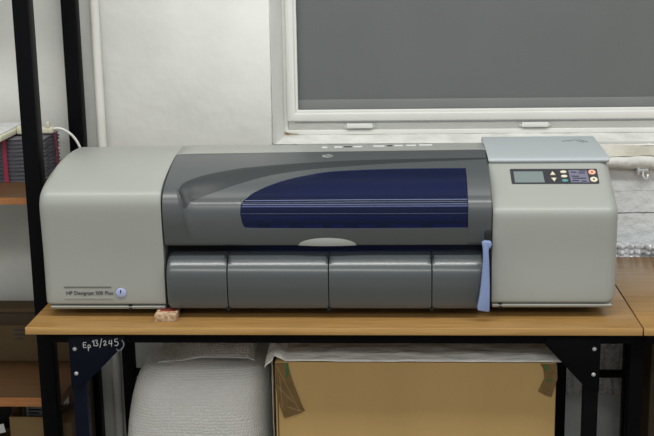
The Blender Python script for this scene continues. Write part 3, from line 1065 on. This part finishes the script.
# ------------------------------------------------------------------ rack at the left
rk = thing('metal_rack', 'tall black steel shelving rack with brown wooden shelves left of the desk', 'rack', (-0.5, 0.42, 0))
for x0 in (-0.048, -0.98):
    box('post', (x0, x0 + 0.036, 0.22, 0.262, 0, 2.3), M['blackmetal'], rk, 0.0025)
    box('post', (x0 + 0.004, x0 + 0.040, 0.59, 0.632, 0, 2.3), M['blackmetal'], rk, 0.0025)
for zt_, th in ((0.9735, 0.0155), (0.488, 0.022), (0.14, 0.02), (1.75, 0.02)):
    sh = box('shelf', (-0.975, -0.014, 0.2635, 0.589, zt_ - th, zt_), M['shelfwood'], rk, 0.001)
    box('edge_band', (-0.975, -0.014, 0.2622, 0.2635, zt_ - th, zt_), M['shelfedge'], sh)

# stack of booklets on the upper shelf
zc = 0.9738
hts = [0.0095, 0.0085, 0.0105, 0.009, 0.0098, 0.0085, 0.0100, 0.0092, 0.0098, 0.0088, 0.0098]
words = ['lowest of the strapped stack', 'second from the bottom of the strapped stack', 'third from the bottom of the strapped stack', 'fourth from the bottom of the strapped stack',
         'fifth from the bottom of the strapped stack', 'middle one of the strapped stack', 'fifth from the top of the strapped stack', 'fourth from the top of the strapped stack',
         'third from the top of the strapped stack', 'second from the top of the strapped stack', 'topmost of the strapped stack']
first = None
for i, h in enumerate(hts):
    if first is None:
        mb = MB()
        mb.box(-0.36, -0.0655, 0.447, 0.585, 0, 0.0012).box(-0.36, -0.0655, 0.447, 0.585, 0.0078, 0.009).box(-0.358, -0.069, 0.450, 0.585, 0.0012, 0.0078)
        mb.v = [(x + 0.21, y - 0.516, z) for x, y, z in mb.v]
        first = obj('booklet', mb.v, mb.f, M['booklet'])
        b = first
    else:
        b = first.copy()
        C.objects.link(b)
    b.location = (-0.21 + (random.uniform(-0.003, 0.0) if i else 0), 0.516 + random.uniform(-0.0025, 0.0), zc)
    b.scale = (1, 1, h / 0.009)
    tag(b, 'dark grey thick booklet, ' + words[i], 'booklet', 'dark booklets strapped on the upper shelf')
    zc += h + 0.0001
zs1 = zc


def strap_loop(name, pts, w, axis, label):
    """flat band following a closed path; w = half width along axis"""
    mb = MB()
    k = len(pts)
    ax = Vector(axis)
    cen = sum((Vector(p) for p in pts), Vector()) / k
    ring_ = []
    for p in pts:
        p = Vector(p)
        o = (p - cen).normalized() * 0.0012
        ring_ += [p - ax * w, p + ax * w, p + ax * w + o, p - ax * w + o]
    mb.v = [tuple(p) for p in ring_]
    for i in range(k):
        j = (i + 1) % k
        for q in range(4):
            mb.f.append((i * 4 + q, i * 4 + (q + 1) % 4, j * 4 + (q + 1) % 4, j * 4 + q))
    o = mb.build(name, M['strap'])
    return tag(o, label, 'strap', None)


strap_loop('strap', [(-0.163, 0.4425, 0.9752), (-0.163, 0.4425, zs1 + 0.0012), (-0.163, 0.5885, zs1 + 0.0012), (-0.163, 0.5885, 0.9752)], 0.005, (1, 0, 0),
           'crimson strap around the left part of the dark booklet stack')
yy = 0.53
strap_loop('strap', [(-0.375, yy, 0.9752), (-0.0635, yy, 0.9752), (-0.060, yy, 1.03), (-0.0635, yy, zs1 + 0.0026), (-0.375, yy, zs1 + 0.0026)], 0.005, (0, 1, 0),
           'crimson strap around the right end of the dark booklet stack')

# white tray with ivory rim, clips and cable on top of the booklets
zt_ = zs1 + 0.0042
wt = thing('plastic_tray', 'white flat plastic tray with ivory rim lying on the strapped booklets', 'tray', (-0.28, 0.5, zt_))
box('tray_rim', (-0.42, -0.150, 0.385, 0.60, zt_, zt_ + 0.013), M['offwhite'], wt, 0.003)
box('tray_panel', (-0.41, -0.158, 0.392, 0.59, zt_ + 0.0125, zt_ + 0.0165), M['paper'], wt, 0.001)
pg = thing('power_plug', 'ivory plug with metal contacts lying on the booklets behind the rack post', 'plug', (-0.11, 0.53, zt_))
MB().box(-0.149, -0.118, 0.50, 0.55, zt_, zt_ + 0.020).box(-0.118, -0.062, 0.512, 0.542, zt_, zt_ + 0.014).build('plug_body', M['offwhite'], pg, bevel=0.003)
box('contact', (-0.140, -0.136, 0.515, 0.520, zt_ + 0.0195, zt_ + 0.032), M['rail'], pg, 0.001)
box('contact', (-0.078, -0.070, 0.512, 0.522, zt_ + 0.0135, zt_ + 0.028), M['offwhite'], pg, 0.001)
MB().tube(smooth_poly([(-0.066, 0.525, zt_ + 0.009), (-0.050, 0.528, zt_ + 0.010), (-0.034, 0.532, zt_ + 0.003), (-0.018, 0.536, zt_ - 0.012), (-0.006, 0.540, zt_ - 0.035), (0.000, 0.545, zt_ - 0.065), (0.004, 0.56, zt_ - 0.12)], 6), 0.0032, 10).build('cable', M['pipe'], pg, smooth=True)

# boxes on the lower shelf
c1 = thing('cardboard_box', 'flat brown carton with printed lines on the lower rack shelf, under a darker box', 'box', (-0.3, 0.55, 0.488))
bx = box('carton', (-0.55, -0.052, 0.515, 0.588, 0.4882, 0.587), M['carddark'], c1, 0.002)
mb = MB()
for z, x0, x1 in ((0.572, -0.20, -0.165), (0.560, -0.20, -0.150), (0.549, -0.20, -0.175), (0.572, -0.155, -0.13)):
    mb.box(x0, x1, 0.5143, 0.5152, z, z + 0.003)
mb.build('printed_lines', M['ink'], bx)
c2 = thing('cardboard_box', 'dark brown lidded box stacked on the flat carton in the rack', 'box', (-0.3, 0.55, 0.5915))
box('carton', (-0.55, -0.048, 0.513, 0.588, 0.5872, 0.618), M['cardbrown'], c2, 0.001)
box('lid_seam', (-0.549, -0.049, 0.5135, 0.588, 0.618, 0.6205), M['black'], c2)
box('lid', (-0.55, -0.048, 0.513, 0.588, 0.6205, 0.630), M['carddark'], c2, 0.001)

# cartons below the lower shelf
c3 = thing('cardboard_box', 'open tan carton standing below the lower shelf of the rack', 'box', (-0.15, 0.4, 0.14))
mb = MB()
mb.box(-0.172, -0.052, 0.350, 0.354, 0.1405, 0.403).box(-0.172, -0.168, 0.354, 0.44, 0.1405, 0.403).box(-0.056, -0.052, 0.354, 0.44, 0.1405, 0.403).box(-0.168, -0.056, 0.354, 0.44, 0.1405, 0.145)
mb.build('carton', M['tan'], c3)
c4 = thing('cardboard_box', 'tall brown carton with white labels behind the open tan carton', 'box', (-0.1, 0.5, 0.14))
b4 = box('carton', (-0.20, -0.020, 0.452, 0.58, 0.1405, 0.455), M['carddark'], c4, 0.001)
box('shipping_label', (-0.162, -0.112, 0.4512, 0.4522, 0.352, 0.402), M['paper'], b4)
mb = MB()
for q, w in enumerate((0.036, 0.028, 0.034, 0.022)):
    mb.box(-0.156, -0.156 + w, 0.4505, 0.4513, 0.3615 + 0.009 * q, 0.3650 + 0.009 * q)
mb.build('label_print', M['ink'], b4)
box('shipping_label', (-0.064, -0.050, 0.4512, 0.4522, 0.37, 0.425), M['paper'], b4)
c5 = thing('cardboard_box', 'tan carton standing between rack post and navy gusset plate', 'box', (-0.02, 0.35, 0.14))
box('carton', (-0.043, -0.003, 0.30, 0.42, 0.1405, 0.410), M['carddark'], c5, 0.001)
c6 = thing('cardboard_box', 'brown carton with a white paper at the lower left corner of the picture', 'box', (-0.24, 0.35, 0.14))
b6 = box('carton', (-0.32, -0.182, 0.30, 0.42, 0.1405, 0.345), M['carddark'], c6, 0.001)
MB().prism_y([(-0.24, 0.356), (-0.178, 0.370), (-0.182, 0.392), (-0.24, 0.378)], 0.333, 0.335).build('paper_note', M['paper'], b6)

# ------------------------------------------------------------------ below the desk
# carton with packing tape, wrapped in plastic film
cx0, cx1, cy0, cy1, cz1 = 0.5195, 1.1215, 0.062, 0.475, 0.6525
cc = thing('cardboard_box', 'large plain cardboard box with taped corners standing under the desk', 'box', (0.82, 0.27, 0))
bc = box('carton', (cx0, cx1, cy0, cy1, 0.001, cz1), M['card'], cc, 0.0035)
box('corner_edge', (cx0 + 0.004, cx0 + 0.0065, cy0 - 0.0008, cy0 + 0.001, 0.002, cz1 - 0.004), M['carddark'], bc)


def tape_piece(poly, parent, seed):
    mb = MB()
    mb.prism_y(poly, cy0 - 0.0022, cy0 - 0.0002)
    o = mb.build('packing_tape', M['tape'], parent)
    return o


t1 = tape_piece([(0.5205, 0.6505), (0.5475, 0.6505), (0.5560, 0.6150), (0.5660, 0.5850), (0.5790, 0.5480), (0.5830, 0.5430), (0.5720, 0.5360), (0.5380, 0.5245), (0.5290, 0.5500), (0.5215, 0.5900)], bc, 1)
t2 = tape_piece([(1.0868, 0.6505), (1.1215, 0.6500), (1.1235, 0.6186), (1.1190, 0.6000), (1.1118, 0.5757), (1.0990, 0.5800), (1.0835, 0.5891), (1.0960, 0.6184), (1.0930, 0.6400)], bc, 2)
mb = MB()
for a, b in (((0.524, 0.645), (0.572, 0.540)), ((0.524, 0.60), (0.545, 0.575)), ((0.545, 0.575), (0.560, 0.56)), ((0.548, 0.55), (0.575, 0.541)), ((0.530, 0.62), (0.534, 0.55))):
    mb.tube([(a[0], cy0 - 0.0024, a[1]), (b[0], cy0 - 0.0024, b[1])], 0.0006, 5)
mb.build('tape_crease', mat('tape_crease', srgb(168, 144, 100), 0.4, var=0.05), t1)
box('green_mark', (0.5440, 0.5490, cy0 - 0.0028, cy0 - 0.002, 0.618, 0.651), M['green'], bc)
box('green_mark', (1.0950, 1.1000, cy0 - 0.0028, cy0 - 0.002, 0.636, 0.650), M['green'], bc)
box('green_mark', (1.100, 1.112, cy0 - 0.0028, cy0 - 0.002, 0.612, 0.616), M['green'], bc)


def sheet(fn, nx, ny, name, m, parent=None, thick=0.0006, uvs=None):
    v, f, uv = [], [], []
    for j in range(ny + 1):
        for i in range(nx + 1):
            a, b = i / nx, j / ny
            v.append(fn(a, b))
            uv.append((a * uvs[0], b * uvs[1]) if uvs else (a, b))
    for j in range(ny):
        for i in range(nx):
            a = j * (nx + 1) + i
            f.append((a, a + 1, a + nx + 2, a + nx + 1))
    o = obj(name, v, f, m, parent, smooth=True, uv=uv, angle=80)
    s_ = o.modifiers.new('thickness', 'SOLIDIFY')
    s_.thickness = thick
    return o


def nz(x, y, z, s=1.0):
    return noise.fractal(Vector((x * s, y * s, z * s)), 1.0, 2.0, 4)


def film_fn(a, b):
    x = cx0 - 0.022 + (cx1 + 0.010 - (cx0 - 0.022)) * a
    y = cy0 - 0.004 + (cy1 - cy0) * b
    base = cz1 + 0.0030 + 0.010 * math.sin(math.pi * min(b * 2.2, 1.0))
    w = abs(nz(x, y * 2.5, 2.0, 9)) * 0.007 * (0.25 + min(b * 6, 1))
    z = base + w
    if a < 0.07:
        z += 0.010 * math.sin(a / 0.07 * math.pi) + 0.006 * abs(nz(x, y, 7, 40))
        z -= (0.07 - a) / 0.07 * 0.016 * (1 if a < 0.03 else 0)
    return (x, y, z)


tag(sheet(film_fn, 150, 40, 'plastic_film', M['film']), 'crumpled clear plastic film draped over the top of the large cardboard box', 'plastic film')
# film hanging in the slit left of the carton
tag(sheet(lambda a, b: (cx0 - 0.008 - 0.010 * a + 0.003 * nz(a, b, 4, 5), cy0 + 0.02 + 0.30 * a, 0.30 + 0.352 * b), 12, 40, 'plastic_film', M['film']),
    'clear plastic film hanging down the left side of the large cardboard box', 'plastic film')


# bubble wrap bale left of the carton
def bale():
    prof = [(0.0, 0.140, 0.486), (0.20, 0.144, 0.488), (0.36, 0.149, 0.487), (0.43, 0.155, 0.486), (0.49, 0.164, 0.485), (0.535, 0.174, 0.484), (0.565, 0.184, 0.483), (0.583, 0.196, 0.481),
            (0.594, 0.214, 0.478), (0.601, 0.230, 0.472), (0.604, 0.265, 0.455), (0.605, 0.31, 0.42)]
    rows = smooth_poly(prof, 4)
    yfs = [(0.0, 0.13), (0.42, 0.132), (0.49, 0.140), (0.54, 0.152), (0.57, 0.168), (0.59, 0.190), (0.600, 0.215), (0.604, 0.25), (0.605, 0.30)]
    ybs = [(0.0, 0.47), (0.56, 0.47), (0.59, 0.44), (0.60, 0.40), (0.605, 0.34)]
    n = 96
    v, f, uv = [], [], []
    acc, prev = 0, None
    for (z, xl, xr) in rows:
        yf, yb = interp(yfs, z), interp(ybs, z)
        cx_, cy_ = (xl + xr) / 2, (yf + yb) / 2
        if prev:
            acc += math.hypot(z - prev[0], yf - prev[1])
        prev = (z, yf)
        per = 0
        lastp = None
        for k in range(n + 1):
            a = 2 * math.pi * k / n + math.pi / 2
            ca, sa = math.cos(a), math.sin(a)
            e_ = 2 / 4.5
            x = cx_ + (xr - xl) / 2 * math.copysign(abs(ca) ** e_, ca)
            y = cy_ + (yb - yf) / 2 * math.copysign(abs(sa) ** e_, sa)
            d = 0.004 * nz(x, y, z, 7)
            x2, y2 = x + d, y + d
            if lastp:
                per += math.hypot(x - lastp[0], y - lastp[1])
            lastp = (x, y)
            v.append((x2, y2, z + 0.003 * nz(x, y, z + 5, 9)))
            uv.append((per / 0.0070, acc / 0.0070))
    w = n + 1
    for j in range(len(rows) - 1):
        for k in range(n):
            a = j * w + k
            f.append((a, a + 1, a + w + 1, a + w))
    f.append(tuple((len(rows) - 1) * w + k for k in range(n)))
    return v, f, uv


bb = thing('bubble_wrap_roll', 'bulky white bubble wrap bale under the desk left of the cardboard box', 'bubble wrap', (0.33, 0.3, 0))
v, f, uv = bale()
obj('wrap_body', v, f, M['bubble'], bb, smooth=True, uv=uv, angle=80)


def flap_fn(a, b):
    x = 0.235 + 0.222 * a
    y = 0.215 + 0.16 * b
    rise = 0.034 * sm(a / 0.55) * (1 - 0.5 * sm((a - 0.93) / 0.07))
    z = 0.598 + rise * math.sin(math.pi * min(0.1 + b * 0.9, 0.62)) + 0.007 * nz(x, y, 1, 22) * (0.2 + b)
    return (x, y, z)


sheet(flap_fn, 60, 30, 'loose_flap', M['bubble'], bb, thick=0.003, uvs=(27, 24))


# bubble wrap stuffed behind the desks at the right, its ragged edge rising above the board
def back_fn(a, b):
    x = 1.10 + 0.62 * a
    y = 0.600 + 0.008 * math.sin(x * 290 + 3 * math.sin(b * 9)) * (0.5 + 0.5 * b) + 0.010 * nz(x, b * 0.6, 3, 16) - 0.008 * abs(math.sin(math.pi * 46 * a) * math.sin(math.pi * 28 * b + 0.5 * math.sin(x * 40)))
    z = 0.375 + (0.775 - 0.375) * b + (0.008 * nz(x, 0, 2, 30) if b > 0.98 else 0)
    return (x, y, z)


tag(sheet(back_fn, 420, 170, 'bubble_wrap_sheet', M['bubbledark'], thick=0.002, uvs=(48, 30)), 'grey bubble wrap sheet stuffed between wall and back of the desks', 'bubble wrap')

# brown stain in the lower left corner of the window opening
M['rust'] = mat('rust_stain', srgb(128, 92, 58), 0.8, col2=srgb(190, 170, 140), vscale=120)
mb = MB()
mb.v = [(0.4930, 0.7065, 1.0455), (0.5000, 0.7065, 1.0440), (0.5150, 0.7065, 1.0455), (0.5300, 0.7065, 1.0452), (0.5180, 0.7065, 1.0475), (0.5010, 0.7065, 1.0490), (0.4935, 0.7065, 1.0520)]
mb.v += [(x, 0.7085, z) for x, y, z in mb.v]
mb.f = [tuple(range(7)), tuple(reversed(range(7, 14)))] + [(i, (i + 1) % 7, 7 + (i + 1) % 7, 7 + i) for i in range(7)]
mb.build('rust_stain', M['rust'], win)

# carton under the neighbouring desk
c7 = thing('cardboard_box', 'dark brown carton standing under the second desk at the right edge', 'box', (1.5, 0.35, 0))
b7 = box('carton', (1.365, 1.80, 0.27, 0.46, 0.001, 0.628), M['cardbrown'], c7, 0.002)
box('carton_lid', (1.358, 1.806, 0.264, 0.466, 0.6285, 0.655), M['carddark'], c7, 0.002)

c8 = thing('storage_box', 'black box in the shade below the lower rack shelf, left of the tan cartons', 'box', (-0.4, 0.54, 0.14))  # black filler added for the darkness under the shelf
box('box_body', (-0.60, -0.215, 0.50, 0.585, 0.1405, 0.448), M['black'], c8, 0.002)
box('box_lid', (-0.605, -0.211, 0.496, 0.587, 0.4485, 0.458), M['black'], c8, 0.002)
